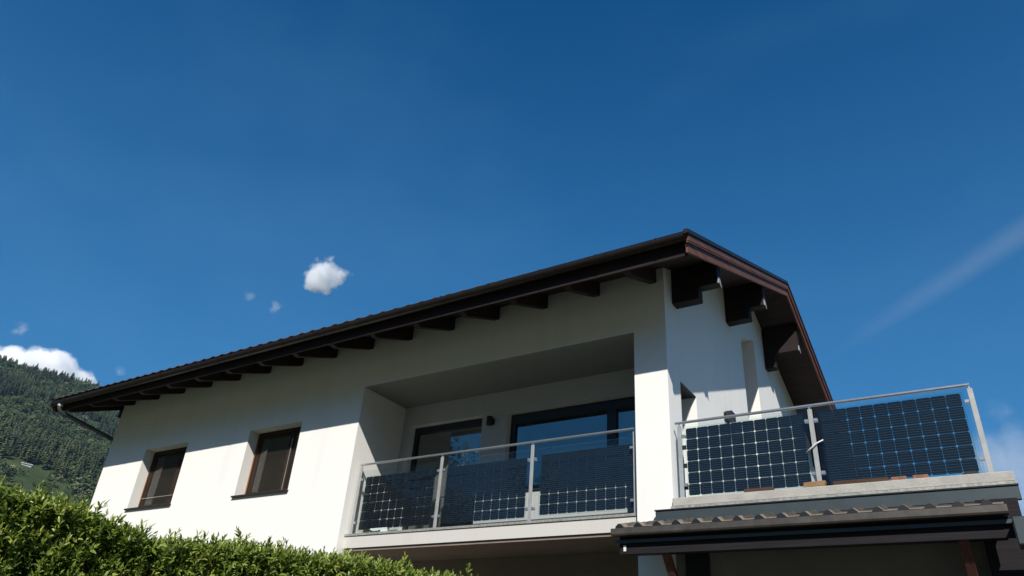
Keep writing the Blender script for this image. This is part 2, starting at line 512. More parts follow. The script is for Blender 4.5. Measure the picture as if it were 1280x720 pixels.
def slope_box(name, y0, y1, d0, d1, x0, x1, m, parent, bevel=0):
    """a board that follows the roof: d0/d1 are depths below the roof top, both slopes in one folded piece when y0 < ridge < y1"""
    top = [(y, roof_z(y) - d0) for y in (y0, YR, y1)]
    bot = [(y, roof_z(y) - d1) for y in (y1, YR, y0)]
    mb = MB()
    mb.prism([top[0], top[1], bot[1], bot[2]], x0, x1)
    mb.prism([top[1], top[2], bot[0], bot[1]], x0, x1)
    return mb.build(name, m, parent, bevel=bevel)
YE2 = 2 * YR - YE
slope_box('soffit', YE + .22, YE2 - .22, 0.055, 0.165, XRL + .06, XRR - .075, M['soffit'], house)
# verge: flashing on top and two stepped boards at each gable
for s, xe in ((1, XRR), (-1, XRL)):
    def xr(a, b): return (xe - s * a, xe - s * b)
    slope_box('verge_flashing', YE - .02, YE2 + .02, -0.030, 0.040, *xr(-.015, .05), M['capm'], house)
    b1 = slope_box('bargeboard', YE + .05, YE2 - .05, 0.048, 0.158, *xr(.004, .034), M['barge'], house, bevel=.004)
    slope_box('bargeboard', YE + .10, YE2 - .10, 0.125, 0.345, *xr(.036, .070), M['barge'], house, bevel=.004)
    slope_box('bargeboard_moulding', YE + .05, YE2 - .05, 0.163, 0.185, *xr(.010, .0355), M['barge'], b1)
# eave fascia boards
for s in (1, -1):
    yy = (lambda y: y) if s == 1 else (lambda y: 2 * YR - y)
    ys = sorted((yy(YE + .19), yy(YE + .222)))
    MB().box(XRL + .07, XRR - .08, ys[0], ys[1], 5.835, 6.10).build('fascia_board', M['beamx'], house, bevel=.004)
# rafter tails (front eave), each one a board on edge following the slope
n_raf = 16
for i in range(n_raf):
    xr_ = -3.86 - 1.032 * i
    y0, y1 = YE + .224, YF - .002
    if xr_ < XL: y1 = YF + 2.0
    z = lambda y, d: roof_z(y) - d
    pl = [(y0, z(y0, .166)), (y1, z(y1, .166)), (y1, z(y1, .43)), (y0 + .22, z(y0 + .22, .43)), (y0, z(y0, .30))]
    MB().prism(pl, xr_ - .12, xr_).build('rafter', M['beam'], house, bevel=.006)
# purlins poking out below both verges; a longer upper beam on a shorter corbel
for (yc, zb, up, cl_) in ((10.24, 6.00, .22, .46), (13.30, 7.10, .24, .48), (16.20, 7.26, .34, .24), (20.2, 6.1, .24, .44)):
    w = .19
    zt = min(roof_z(yc), roof_z(yc + w)) - .167
    for s, xw, xe in ((1, XR, XRR), (-1, XL, XRL)):
        a, b = xw + s * .002, xe - s * .125
        pm = MB().box(min(a, b), max(a, b), yc, yc + w, zb + up, zt).build('purlin', M['beamx'], house, bevel=.008)
        c = xw + s * cl_
        MB().box(min(a, c), max(a, c), yc - .012, yc + w + .012, zb, zb + up - .002).build('corbel', M['beamx'], pm, bevel=.012)
        e0, e1 = b, b + s * .012
        if s == 1:
            k = MB()
            zc = zb + up
            k.prism([(yc + .0, zc - .005), (yc + .075, zc + .03), (yc + w, zc - .01), (yc + .12, zc + .11), (yc + .03, zc + .13)], e0 + .001, e1)
            k.build('end_plate', M['bright'], pm)

# gutter: half-round trough hung along the front eave
def gutter():
    r, t = 0.085, 0.006
    yc, zc = YE + .085 - .005, 6.060
    prof = []
    for k in range(13):
        a = math.pi + math.pi * k / 12
        prof.append((yc + r * math.cos(a), zc + r * math.sin(a)))
    prof = [(prof[0][0] - .006, prof[0][1] + .02), (prof[0][0], prof[0][1] + .016)] + prof + [(prof[-1][0], prof[-1][1] + .03)]
    inner = [(y + (yc - y) * .08, z + (zc - z) * .08 + .002) for (y, z) in prof[::-1]]
    mb = MB()
    x0, x1 = XRL + .08, XRR - .02
    n = len(prof)
    poly = prof + inner
    vs = [(x0, y, z - .045) for y, z in poly] + [(x1, y, z + .045) for y, z in poly]      # falls towards the downpipe
    m = len(poly)
    fs = [(i, (i + 1) % m, (i + 1) % m + m, i + m) for i in range(m)]
    for off in (0, m):
        for i in range(n - 1):
            fs.append((off + i, off + i + 1, off + m - 2 - i, off + m - 1 - i))
    mb.add(vs, fs)
    for xe in (x0 + .003, x1 - .003):                    # stop ends
        q = prof[2:15]
        dz = .045 if xe > -10 else -.045
        mb.prism([(y, z + dz) for y, z in q], xe - .002, xe + .002)
    g = mb.build('gutter', M['gutter'], house)
    for i in range(17):
        bx = -3.30 - .985 * i
        b = MB(); zc = 6.060 + .045 + (bx - x1) / (x1 - x0) * .09
        for k in range(12):
            a0 = math.pi + math.pi * k / 12; a1 = math.pi + math.pi * (k + 1) / 12
            p = [(yc + (r + d) * math.cos(a), zc + (r + d) * math.sin(a)) for d, a in ((.001, a0), (.001, a1), (.007, a1), (.007, a0))]
            b.prism(p, bx - .013, bx + .013)
        b.box(bx - .013, bx + .013, yc - r - .012, yc - r - .004, zc, zc + .03)
        b.build('gutter_bracket', M['gutter'], g)
    for jx in (-5.9, -9.9, -13.9):                       # joint sleeves
        pass
    return g
gutter()
# downpipe: swan neck from the gutter's left end back to the wall corner
dp = MB()
dp.tube([(-19.30, 8.58, 6.00), (-19.30, 8.58, 5.86), (-19.29, 8.62, 5.78), (-19.26, 8.74, 5.74), (-19.06, 9.84, 5.50), (-18.99, 10.00, 5.44), (-18.90, 10.07, 5.34), (-18.86, 10.08, 5.2), (-18.86, 10.08, GZ)], .05, 12)
dpo = dp.build('downpipe', M['pipe'], house, smooth=True)
cl = MB()
cl.tube([(-19.30, 8.58, 5.985), (-19.30, 8.58, 5.90)], .062, 14)
cl.build('pipe_collar', M['bright'], dpo, smooth=False)

# windows of the front wall
def wood_window(x0, x1, z0, z1, bar=False):
    yf = YF + RD
    fw = .075
    w = MB()
    w.box(x0 + .002, x0 + fw, yf, yf + .075, z0 + .002, z1 - .002); w.box(x1 - fw, x1 - .002, yf, yf + .075, z0 + .002, z1 - .002)
    w.box(x0 + fw, x1 - fw, yf, yf + .075, z1 - fw, z1 - .002); w.box(x0 + fw, x1 - fw, yf, yf + .075, z0 + .002, z0 + fw)
    fr = w.build('window', M['frame'], house, bevel=.004)
    s = MB(); a, b = x0 + fw + .001, x1 - fw - .001
    zz0, zz1 = z0 + fw + .001, z1 - fw - .001
    xm = a + (b - a) * .70
    sw = .062
    for (p, q) in ((a, xm - .002), (xm + .002, b)):
        s.box(p, p + sw, yf + .018, yf + .07, zz0, zz1); s.box(q - sw, q, yf + .018, yf + .07, zz0, zz1)
        s.box(p + sw, q - sw, yf + .018, yf + .07, zz1 - sw, zz1); s.box(p + sw, q - sw, yf + .018, yf + .07, zz0, zz0 + sw)
    s.build('sash', M['sash'], fr, bevel=.003)
    # insect screen in a slim frame, hung over the right and upper part of the window
    k = MB(); k0, k1 = x0 + fw - .012, x1 - .004
    k.box(k0, k0 + .022, yf - .016, yf - .002, z0 + .02, z1 - .004); k.box(k1 - .05, k1, yf - .016, yf - .002, z0 + .02, z1 - .004)
    k.box(k0 + .022, k1 - .05, yf - .016, yf - .002, z1 - .09, z1 - .004); k.box(k0 + .022, k1 - .05, yf - .016, yf - .002, z0 + .02, z0 + .06)
    k.build('screen_frame', M['sash'], fr)
    MB().box(k0 + .02, k1 - .048, yf - .010, yf - .008, z0 + .058, z1 - .088).build('screen_mesh', M['mesh_'], fr)
    l = MB()
    if bar: l.box(k0 + .03, k1 - .06, yf - .020, yf - .0165, z0 + .285, z0 + .297)
    else: l.box(xm + .06, xm + .074, yf - .020, yf - .0165, z0 + .07, z1 - .25)
    l.build('screen_bar', M['bright'], fr)
    g = MB()
    for (p, q) in ((a, xm - .002), (xm + .002, b)):
        g.box(p + sw - .005, q - sw + .005, yf + .040, yf + .046, zz0 + sw - .005, zz1 - sw + .005)
    g.build('pane', M['winglass'], fr)
    bl = MB(); bl.box(x0 + .01, x1 - .01, yf + .12, yf + .135, z0 + .01, z1 - .01)
    bl.build('blind', M['screen'], fr)
    si = MB()
    si.prism([(YF - .055, z0 - .028), (YF - .055, z0 + .004), (yf - .001, z0 + .016), (yf - .001, z0 + .002), (YF - .003, z0 + .0005), (YF - .003, z0 - .028)], x0 - .03, x1 + .03)
    si.build('sill', M['sill'], fr)
wood_window(*W1, bar=True); wood_window(*W2)

# balcony slab with its drip edge
YS = 10.06
sl = MB().box(LG[0] + .002, LG[1] - .002, YS, LG[3] - .003, 2.352, 2.56).build('balcony_slab', M['slab'], house)
MB().box(LG[0] + .003, LG[1] - .003, YS - .018, YS + .10, 2.562, 2.60).build('drip_edge', M['trim'], sl)
MB().box(LG[0] + .003, LG[1] - .003, YS + .102, LG[3] - .003, 2.562, 2.585).build('balcony_floor', simple('dark_floor_tile', (0.075, 0.072, 0.068), .6, var=.2), sl)
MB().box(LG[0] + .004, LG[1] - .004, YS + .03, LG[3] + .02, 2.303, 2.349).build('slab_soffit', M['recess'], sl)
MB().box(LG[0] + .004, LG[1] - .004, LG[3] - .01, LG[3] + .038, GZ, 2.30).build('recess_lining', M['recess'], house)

# loggia door and window
def dark_window(name, x0, x1, z0, z1, splits, frame_w=.11, head=.19):
    yf = LG[3] + .13
    w = MB()
    w.box(x0 + .002, x0 + frame_w, yf, yf + .09, z0 + .002, z1 - .002); w.box(x1 - frame_w, x1 - .002, yf, yf + .09, z0 + .002, z1 - .002)
    w.box(x0 + frame_w, x1 - frame_w, yf, yf + .09, z1 - head, z1 - .002); w.box(x0 + frame_w, x1 - frame_w, yf, yf + .09, z0 + .002, z0 + frame_w)
    for xs, ww in splits:
        w.box(xs - ww / 2, xs + ww / 2, yf + .004, yf + .094, z0 + frame_w + .001, z1 - head - .001)
    o = w.build(name, M['dframe'], house, bevel=.004)
    MB().box(x0 + frame_w - .01, x1 - frame_w + .01, yf + .045, yf + .053, z0 + frame_w - .01, z1 - head + .01).build('pane', M['winglass'], o)
    return o
bd = dark_window('balcony_door', *DOOR, [], .085, .14)
h = MB(); h.box(-9.845, -9.82, LG[3] + .10, LG[3] + .128, 3.62, 3.78); h.box(-9.845, -9.82, LG[3] + .075, LG[3] + .10, 3.74, 3.765)
h.build('handle', M['steel'], bd)
MB().box(-8.72, -8.12, LG[3] + .24, LG[3] + .26, 3.95, 4.66).build('blind', M['curtain'], bd)
lw = dark_window('window', *LWIN, [(-5.36, .19)])
MB().box(LWIN[0] - .0, LWIN[1] + .0, LG[3] - .03, LG[3] + .129, LWIN[2] - .025, LWIN[2] - .001).build('sill', M['sill'], lw)
MB().box(-5.25, -4.7, LG[3] + .31, LG[3] + .33, 3.5, 4.75).build('curtain', M['curtain'], lw)

# gable openings: a narrow terrace door and a tall slot window
MB().box(XR - .30, XR - .004, GD[0] + .003, GD[1] - .003, GD[3] - .012, GD[3] - .0005).build('door_head', M['dframe'], house)
gd = MB(); xg = XR - .30
gd.box(xg - .05, xg, GD[0] + .002, GD[0] + .07, GD[2], GD[3] - .002); gd.box(xg - .05, xg, GD[1] - .07, GD[1] - .002, GD[2], GD[3] - .002)
gd.box(xg - .05, xg, GD[0] + .07, GD[1] - .07, GD[3] - .07, GD[3] - .002)
go = gd.build('terrace_door', M['dframe'], house)
MB().box(xg - .03, xg - .02, GD[0] + .07, GD[1] - .07, GD[2], GD[3] - .07).build('pane', M['winglass'], go)
gs = MB(); xg = XR - .37
gs.box(xg - .02, xg, GS[0] + .002, GS[0] + .06, GS[2] + .002, 7.20); gs.box(xg - .02, xg, GS[1] - .06, GS[1] - .002, GS[2] + .002, 7.58)
gs.box(xg - .02, xg, GS[0] + .06, GS[1] - .06, GS[2] + .002, GS[2] + .06)
so = gs.build('slot_window', M['dframe'], house)
MB().prism([(GS[0] + .06, GS[2] + .06), (GS[1] - .06, GS[2] + .06), (GS[1] - .06, 7.55), (GS[0] + .06, 7.18)], xg - .014, xg - .008).build('pane', M['winglass'], so)

# ------------------------------------------------------------------ lamps on the walls
wl = thing('wall_lamp', (-7.84, 11.2, 4.83), 'small black wall lamp on the shaded wall between balcony door and window', 'lamp')
MB().box(-7.90, -7.78, 11.178, 11.199, 4.77, 4.89).build('back_plate', M['black'], wl, bevel=.004)
MB().tube([(-7.84, 11.11, 4.75), (-7.84, 11.11, 4.91)], .062, 16).build('lamp_body', M['black'], wl)
MB().box(-7.86, -7.82, 11.165, 11.1775, 4.81, 4.85).build('bracket', M['black'], wl)
wl2 = thing('wall_lamp', (XR, 12.75, 4.86), 'dark box lamp on the sunlit gable wall above the terrace rail', 'lamp')
MB().box(XR + .001, XR + .02, 12.62, 12.88, 4.80, 4.96).build('back_plate', M['black'], wl2, bevel=.004)
MB().box(XR + .021, XR + .15, 12.64, 12.86, 4.82, 4.98).build('lamp_body', M['black'], wl2, bevel=.01)

# ------------------------------------------------------------------ terrace annex with tiled canopy
X0, X1 = -3.735, 0.30
annex = thing('terrace_annex', (-1.7, 9.9, GZ), 'flat roofed side annex with roof terrace, concrete coping and dark flashing', 'annex')
MB().box(X0 + .002, -.15, 9.92, 13.4, GZ, 2.36).build('wall', simple('annex_render', (0.22, 0.205, 0.18), .9, var=.1, scale=2, bump=.3), annex)
MB().box(X0 + .002, X1 - .04, 9.86, 13.5, 2.365, 2.60).build('terrace_deck', M['stone'], annex)
MB().box(X0 + .003, X1 - .002, 9.845, 10.22, 2.602, 2.715).build('coping', M['stone'], annex, bevel=.006)
MB().box(X0 - .02, X1 + .004, 9.832, 9.858, 2.545, 2.600).build('drip_edge', M['trim'], annex)
fl = MB(); fl.box(X0 - .235, X1 + .008, 9.800, 9.856, 2.385, 2.540)
fl.build('flashing', M['flash'], annex, bevel=.004)
MB().box(X0 - .245, X1 + .012, 9.786, 9.830, 2.5405, 2.556).build('flashing_lip', M['black'], annex)
MB().box(-.14, .26, 9.62, 13.3, GZ, 2.36).build('corner_pier', M['dark'], annex)
MB().box(.263, .9, 9.66, 13.2, GZ, 1.62).build('side_boarding', M['dark'], annex)
# storage room door below
ad = MB().box(-3.60, -3.28, 9.88, 9.918, GZ, 1.98).build('storage_door', M['dframe'], annex)

canopy = thing('tiled_canopy', (-2.05, 9.6, 1.9), 'narrow tiled lean-to canopy with metal gutter below the roof terrace', 'canopy')
CX0, CX1 = -4.28, 0.13
def canopy_tiles():
    per = .262
    xs = np.arange(CX0, CX1, per / 10)
    V, F = [], []
    ys = [9.17, 9.40, 9.40, 9.62, 9.62, 9.79]
    zs = [2.205, 2.270, 2.262, 2.330, 2.322, 2.378]
    for y, z in zip(ys, zs):
        for x in xs:
            w = ((x - CX0) / per) % 1.0
            hgt = 0.044 * max(0.0, 1 - abs(w - .2) / .2) ** 0.75 if w < .4 else 0.0
            V.append((x, y, z + hgt))
    nx = len(xs)
    for r in range(len(ys) - 1):
        for i in range(nx - 1):
            a = r * nx + i
            F.append((a, a + 1, a + 1 + nx, a + nx))
    o = np_mesh('roof_tiles', V, F, M['ptile'], canopy)
    md = o.modifiers.new('thick', 'SOLIDIFY'); md.thickness = .012; md.offset = -1
    x = CX0 + .2 * per
    while x < CX1 - .05:
        MB().prism([(x - .056, 2.185), (x + .056, 2.185), (x + .058, 2.210), (x + .018, 2.246), (x - .014, 2.248), (x - .05, 2.212)], 9.158, 9.20, 'y').build('rib_hollow_shade', M['black'], o)  # black plug in place of the shaded hollow at each rib end
        x += per
canopy_tiles()
MB().prism([(9.20, 2.085), (9.20, 2.155), (9.79, 2.345), (9.79, 2.20)], CX0 + .05, CX1 - .03).build('roof_deck', M['dark'], canopy)
cg = MB().prism([(9.065, 2.165), (9.055, 2.165), (9.050, 2.095), (9.06, 2.075), (9.16, 2.075), (9.18, 2.10), (9.18, 2.150), (9.165, 2.150), (9.165, 2.105), (9.152, 2.088), (9.072, 2.088), (9.066, 2.098)], CX0 - .02, CX1 + .01)
cgo = cg.build('gutter', M['lip'], canopy)
MB().box(CX0 + .0, CX1 + .12, 9.150, 9.182, 1.995, 2.035).build('gutter_rail', M['flash'], cgo)
MB().box(CX0 + .04, CX1 + .02, 9.20, 9.23, 1.86, 2.083).build('fascia_board', M['dark'], canopy, bevel=.004)
MB().box(CX0 + .10, CX1 - .05, 9.232, 9.40, 1.875, 2.08).build('beam', M['dark'], canopy, bevel=.006)
for xb in (-3.68, -0.37):
    b = MB().prism([(9.235, 1.872), (9.335, 1.872), (9.915, 1.20), (9.915, 1.06)], xb, xb + .10).build('brace', M['brace'], canopy, bevel=.006)
    MB().tube([(xb + .05, 9.50, 1.62), (xb + .05, 9.475, 1.605)], .014, 8).build('bolt', M['bright'], b)
MB().box(CX0 + .10, CX0 + .135, 9.19, 9.199, 1.90, 1.975).build('white_tag', M['white'], canopy)
dh = MB()
dh.prism([(9.02, 2.03), (9.20, 2.03), (9.20, 1.84), (9.12, 1.72), (9.02, 1.76)], .155, .42)
tag(dh.build('rain_hopper', M['flash'], bevel=.008), 'grey green rain hopper at the end of the canopy gutter', 'rain hopper')

# ------------------------------------------------------------------ railings
def railing(name, label, posts, y, zb, zt, glass_spans, x0, x1, zg):
    t = thing(name, ((x0 + x1) / 2, y, zb), label, 'railing')
    hr = MB().tube([(x0, y, zt), (x1, y, zt)], .021, 12).build('handrail', M['steel'], t, smooth=False)
    for px in posts:
        p = MB()
        p.box(px - .030, px + .030, y - .014, y + .008, zb, zt - .05)
        po = p.build('post', M['post'], t, bevel=.003)
        MB().box(px - .009, px + .009, y - .009, y + .004, zt - .052, zt - .018).build('spigot', M['steel'], po)
        MB().box(px - .05, px + .05, y - .018, y + .03, zb - .004, zb + .02).build('base_plate', M['post'], po)
        for zc in (zg[0] + .17, zg[1] - .17):
            for sx in (-1, 1):
                a, b = px + sx * .033, px + sx * .085
                c = MB()
                if min(a, b) > x0 - .02 and max(a, b) < x1 + .06:
                    c.box(min(a, b), max(a, b), y - .020, y + .034, zc - .022, zc + .022)
                if c.v: c.build('clamp', M['steel'], po, bevel=.004)
    for (a, b) in glass_spans:
        MB().box(a, b, y + .002, y + .012, zg[0], zg[1]).build('glass_pane', M['glass'], t)
    return t
YB1 = 10.13
LZ = (2.60, 3.905)
railing('balcony_railing', 'steel and glass railing across the recessed balcony holding three dark panels', (-10.04, -8.105, -6.225, -4.40), YB1, LZ[0], LZ[1],
        ((-9.985, -8.16), (-8.05, -6.28), (-6.17, -4.455)), -10.08, LG[1] - .005, (2.64, 3.78))
YT = 9.98
TZ = (2.715, 3.84)
railing('terrace_railing', 'steel and glass railing on the roof terrace edge against the open sky', (-3.63, -1.79, 0.09), YT, TZ[0], TZ[1],
        ((-3.575, -1.845), (-1.735, 0.035)), -3.69, 0.10, (2.75, 3.80))

# ------------------------------------------------------------------ solar panels: bifacial, clear glass with 60 dark cells
def solar_panel(x0, y, z0, label, group, w=1.70, hgt=1.02, clips=False, tilt=0.0, nx=10, nz=6):
    t = thing('solar_panel', (x0 + w / 2, y, z0), label, 'solar panel', group)
    pitch_ = (w - .045) / nx; pz = (hgt - .04) / nz
    c = MB(); gp = .0014; ch = .0145
    for i in range(nx):
        for k in range(nz):
            a0 = .0225 + i * pitch_ + gp - w / 2; a1 = .0225 + (i + 1) * pitch_ - gp - w / 2
            b0 = .02 + k * pz + gp; b1 = .02 + (k + 1) * pz - gp
            c.prism([(a0 + ch, b0), (a1 - ch, b0), (a1, b0 + ch), (a1, b1 - ch), (a1 - ch, b1), (a0 + ch, b1), (a0, b1 - ch), (a0, b0 + ch)], .0045, .0055, 'y')
    co = c.build('cells', M['cell'], None); co.parent = t
    g = MB().box(-w / 2, w / 2, 0, .0032, 0, hgt).box(-w / 2, w / 2, .0068, .0100, 0, hgt).build('glass', M['modglass'], None); g.parent = t
    for q in (-.5, 0, .5):
        j = MB().box(q - .03, q + .03, .0102, .026, hgt - .06, hgt - .03).build('junction_box', M['black'], None); j.parent = t
    if clips:
        for zz in (.14, .45, .72):
            k = MB().box(-w / 2 - .045, -w / 2 + .015, -.006, .018, zz - .03, zz + .03).build('edge_clip', M['black'], None); k.parent = t
    return t
gB = 'solar panels on the balcony railing'
gT = 'solar panels on the terrace railing'
solar_panel(-9.95, YB1 + .05, 2.672, 'dark solar panel at the end of the balcony rail near the sunlit jamb', gB)
solar_panel(-8.03, YB1 + .05, 2.672, 'dark solar panel in the middle bay of the balcony rail', gB)
solar_panel(-6.10, YB1 + .05, 2.69, 'dark solar panel on the balcony rail in front of the wide window', gB)
solar_panel(-3.575, YT + .05, 2.762, 'blue solar panel on the terrace rail in front of the gable wall', gT, clips=True)
solar_panel(-1.70, YT + .05, 2.765, 'blue solar panel on the terrace rail with open sky behind it', gT)

# ------------------------------------------------------------------ small things on the terrace and balcony edge
tag(MB().prism([(-1.98, 2.7165), (-1.72, 2.7165), (-1.70, 2.79), (-1.97, 2.785)], 9.865, 9.955, 'y').build('wooden_block', M['wood'], bevel=.004),
    'raw pine block on the coping between the two terrace panels', 'block')
tag(MB().box(-2.74, -2.36, 9.87, 9.96, 2.717, 2.765).build('board', M['brownwood'], bevel=.003), 'short dark board lying under the panel by the gable wall', 'board')
tag(MB().box(-1.62, -.98, 9.88, 9.965, 2.717, 2.772).build('board', M['brownwood'], bevel=.003), 'long dark board lying under the panel that stands against the sky', 'board')
for i, (bx, lb) in enumerate(((-.955, 'red brick on the coping next to the long dark board'), (-.72, 'red brick on the coping, the one nearer the rail end'))):
    b = MB().box(bx, bx + .17, 9.88, 9.965, 2.717, 2.766).build('brick', M['brick'], bevel=.006)
    b.rotation_euler = (0, 0, 0)
    tag(b, lb, 'brick', 'bricks propping the terrace panels')
sh = MB()
sh.prism([(-.22, 2.717), (-.02, 2.717), (-.03, 2.740), (-.09, 2.765), (-.16, 2.762)], 9.88, 9.96, 'y')
tag(sh.build('rubber_wedge', M['black'], bevel=.008), 'black rubber wedge on the coping near the end post', 'wedge')
cb = MB()
cb.tube([(-1.90, YT - .02, 3.20), (-1.84, YT - .045, 3.235), (-1.76, YT - .04, 3.30), (-1.67, YT - .02, 3.345)], .009, 8)
tag(cb.build('cable_tie', M['white'], smooth=True), 'white cord tied across the middle terrace post from panel to panel', 'cord')
bx_ = thing('junction_case', (-9.4, 10.2, 2.62), 'small pale electric case under the panel at the end of the balcony', 'electric case')
MB().box(-9.62, -9.22, 10.16, 10.24, 2.603, 2.70).build('case', M['white'], bx_, bevel=.006)
MB().tube([(-9.60, 10.15, 2.66), (-9.52, 10.13, 2.628), (-9.40, 10.13, 2.63), (-9.36, 10.155, 2.65)], .014, 8).build('cable', M['black'], bx_, smooth=True)

# ------------------------------------------------------------------ hedge in front of the house
def hedge():
    A = np.array([-6.02, 1.30]); B = np.array([-3.85, 9.25])       # sunlit face (towards +x) in plan
    L = np.linalg.norm(B - A); u = (B - A) / L; nrm = np.array([u[1], -u[0]])
    top0 = 1.05
    t = thing('hedge', ((A[0] + B[0]) / 2 - .6, (A[1] + B[1]) / 2, GZ), 'dense glossy green laurel hedge in front of the white house', 'hedge')
    # stems and shaded inside
    core = MB()
    n = 46
    ringv = []
    for i in range(n + 1):
        s_ = i / n * L
        j = rng.normal(0, .03, 8)
        c = A + u * s_
        prof = [(-.16 + j[0], GZ), (-.15 + j[1], .2), (-.20 + j[2], .74), (-.36, .90 + j[3]), (-1.05, .90 + j[4]), (-1.2, .62), (-1.2, GZ)]
        ringv.append([(*(c + nrm * o), z) for o, z in prof])
    vs = [p for r in ringv for p in r]; m = 7
    fs = [(i * m + k, i * m + k + 1, (i + 1) * m + k + 1, (i + 1) * m + k) for i in range(n) for k in range(m - 1)]
    fs += [tuple(range(m)), tuple(n * m + k for k in range(m))]
    core.add(vs, fs)
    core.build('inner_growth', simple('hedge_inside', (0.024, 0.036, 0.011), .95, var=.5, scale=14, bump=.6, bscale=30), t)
    # shoots with leaves: positions on face and top
    area_n = 16500
    P, D, up = [], [], []
    for _ in range(area_n):
        s_ = rng.uniform(0, L)
        c = A + u * s_
        bulge = .03 * math.sin(s_ * 2.1) + .025 * math.sin(s_ * 5.3 + 1)
        topz = top0 + .05 * max(0, 1 - s_ / 3.2) - .09 * math.exp(-((s_ - 2.3) / .9) ** 2) + .02 * math.sin(s_ * 1.7 + .4) + .018 * math.sin(s_ * 4.9)
        if rng.random() < .70:
            z = topz - .06 - (rng.random() ** 1.5) * 1.75
            o = bulge * .6 + rng.normal(-.06, .06)
            d = np.array([nrm[0] * .75, nrm[1] * .75, rng.uniform(.35, 1.15)])
            w = 0
        else:
            z = topz + rng.normal(-.10, .05); o = -rng.random() ** 1.4 * 1.15 + .02
            d = np.array([nrm[0] * .18, nrm[1] * .18, 1.0]); w = 1
        d = d + rng.normal(0, .28, 3)
        P.append((*(c + nrm * o), z)); D.append(d / np.linalg.norm(d)); up.append(w)
    P = np.array(P); D = np.array(D); up = np.array(up)
    # long whips along the crest
    V, F, T = [], [], []
    SV, SF = [], []
    base_leaf = np.array([[0, 0, 0], [-.5, .30, .06], [0, .34, -.02], [.5, .30, .06], [-.38, .70, .02], [0, .72, -.05], [.38, .70, .02], [0, 1.02, -.16]])
    faces = np.array([[0, 2, 1, 1], [0, 3, 2, 2], [1, 2, 5, 4], [2, 3, 6, 5], [4, 5, 7, 7], [5, 6, 7, 7]])
    tri = np.array([[0, 2, 1], [0, 3, 2], [1, 2, 5], [1, 5, 4], [2, 3, 6], [2, 6, 5], [4, 5, 7], [5, 6, 7]])
    SUNV = np.array(sd)
    allV, allF, allT = [], [], []
    cnt = 0
    for i in range(len(P)):
        whip = up[i] and rng.random() < .012
        ln = rng.uniform(.08, .145) if not whip else rng.uniform(.15, .24)
        nl = int(rng.integers(7, 11)) if not whip else int(rng.integers(11, 16))
        d = D[i]
        a = np.cross(d, [0.3, 0.2, 1]); a /= np.linalg.norm(a); b = np.cross(d, a)
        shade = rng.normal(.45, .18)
        ph = rng.uniform(0, 6.28)
        for k in range(nl):
            f = (k + .5) / nl
            p = P[i] + d * (ln * f)
            ang = ph + k * 2.4
            out = a * math.cos(ang) + b * math.sin(ang)
            tilt = 1.05 - .75 * f + rng.normal(0, .15)
            ax = d * math.cos(tilt) + out * math.sin(tilt); ax /= np.linalg.norm(ax)
            # blades turn towards the light
            no = SUNV * .75 + np.array([0, 0, .35]) + rng.normal(0, .48, 3)
            no = no - ax * np.dot(no, ax); nn = np.linalg.norm(no)
            if nn < 1e-3: continue
            no /= nn; sd_ = np.cross(ax, no)
            ll = rng.uniform(.052, .084) * (1.0 - .35 * f); wd = ll * rng.uniform(.30, .40)
            allV.append(p + base_leaf[:, [0]] * wd * sd_ + base_leaf[:, [1]] * ll * ax + base_leaf[:, [2]] * ll * no)
            allF.append(tri + cnt * 8)
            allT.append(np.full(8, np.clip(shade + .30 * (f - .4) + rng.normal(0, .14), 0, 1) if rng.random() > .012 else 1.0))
            cnt += 1
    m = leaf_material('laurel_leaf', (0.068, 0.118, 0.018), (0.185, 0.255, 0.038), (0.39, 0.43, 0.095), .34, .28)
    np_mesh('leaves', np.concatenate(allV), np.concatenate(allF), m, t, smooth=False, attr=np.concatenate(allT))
hedge()

# ------------------------------------------------------------------ wooded mountainside to the left, and an added sky-blocking slope behind the viewer
def fbm(x, y, seed, oct_=5):
    r_ = np.random.default_rng(seed)
    out = np.zeros_like(x, dtype=float); amp = 1.0; fr = 1.0
    for _ in range(oct_):
        a = r_.uniform(0, 6.28, 6); k = r_.normal(0, 1, (6, 2))
        for q in range(6):
            out += amp / 6 ** .5 * np.sin(fr * (k[q, 0] * x + k[q, 1] * y) + a[q])
        amp *= .55; fr *= 2.03
    return out

def hill_height(az, rr):
    """height above the eye of the mountainside; az in radians from +Y towards +X"""
    x, y = rr * np.sin(az), rr * np.cos(az)
    ad = np.degrees(az)
    env = np.exp(-((ad + 74) / 24.0) ** 4) * np.clip((ad + 130) / 30, 0, 1)
    e = np.interp(rr, [420, 620, 900, 1300, 1700, 2100, 2500, 3200], [-.2, 4.0, 9.0, 13.0, 15.7, 17.55, 16.0, 10.0])
    e = e + .55 * fbm(x / 260, y / 260, 3) * np.clip((rr - 500) / 500, 0, 1) * np.clip((2300 - rr) / 500, .18, 1)
    h = np.tan(np.radians(e)) * rr
    return h * env + GZ * (1 - env)

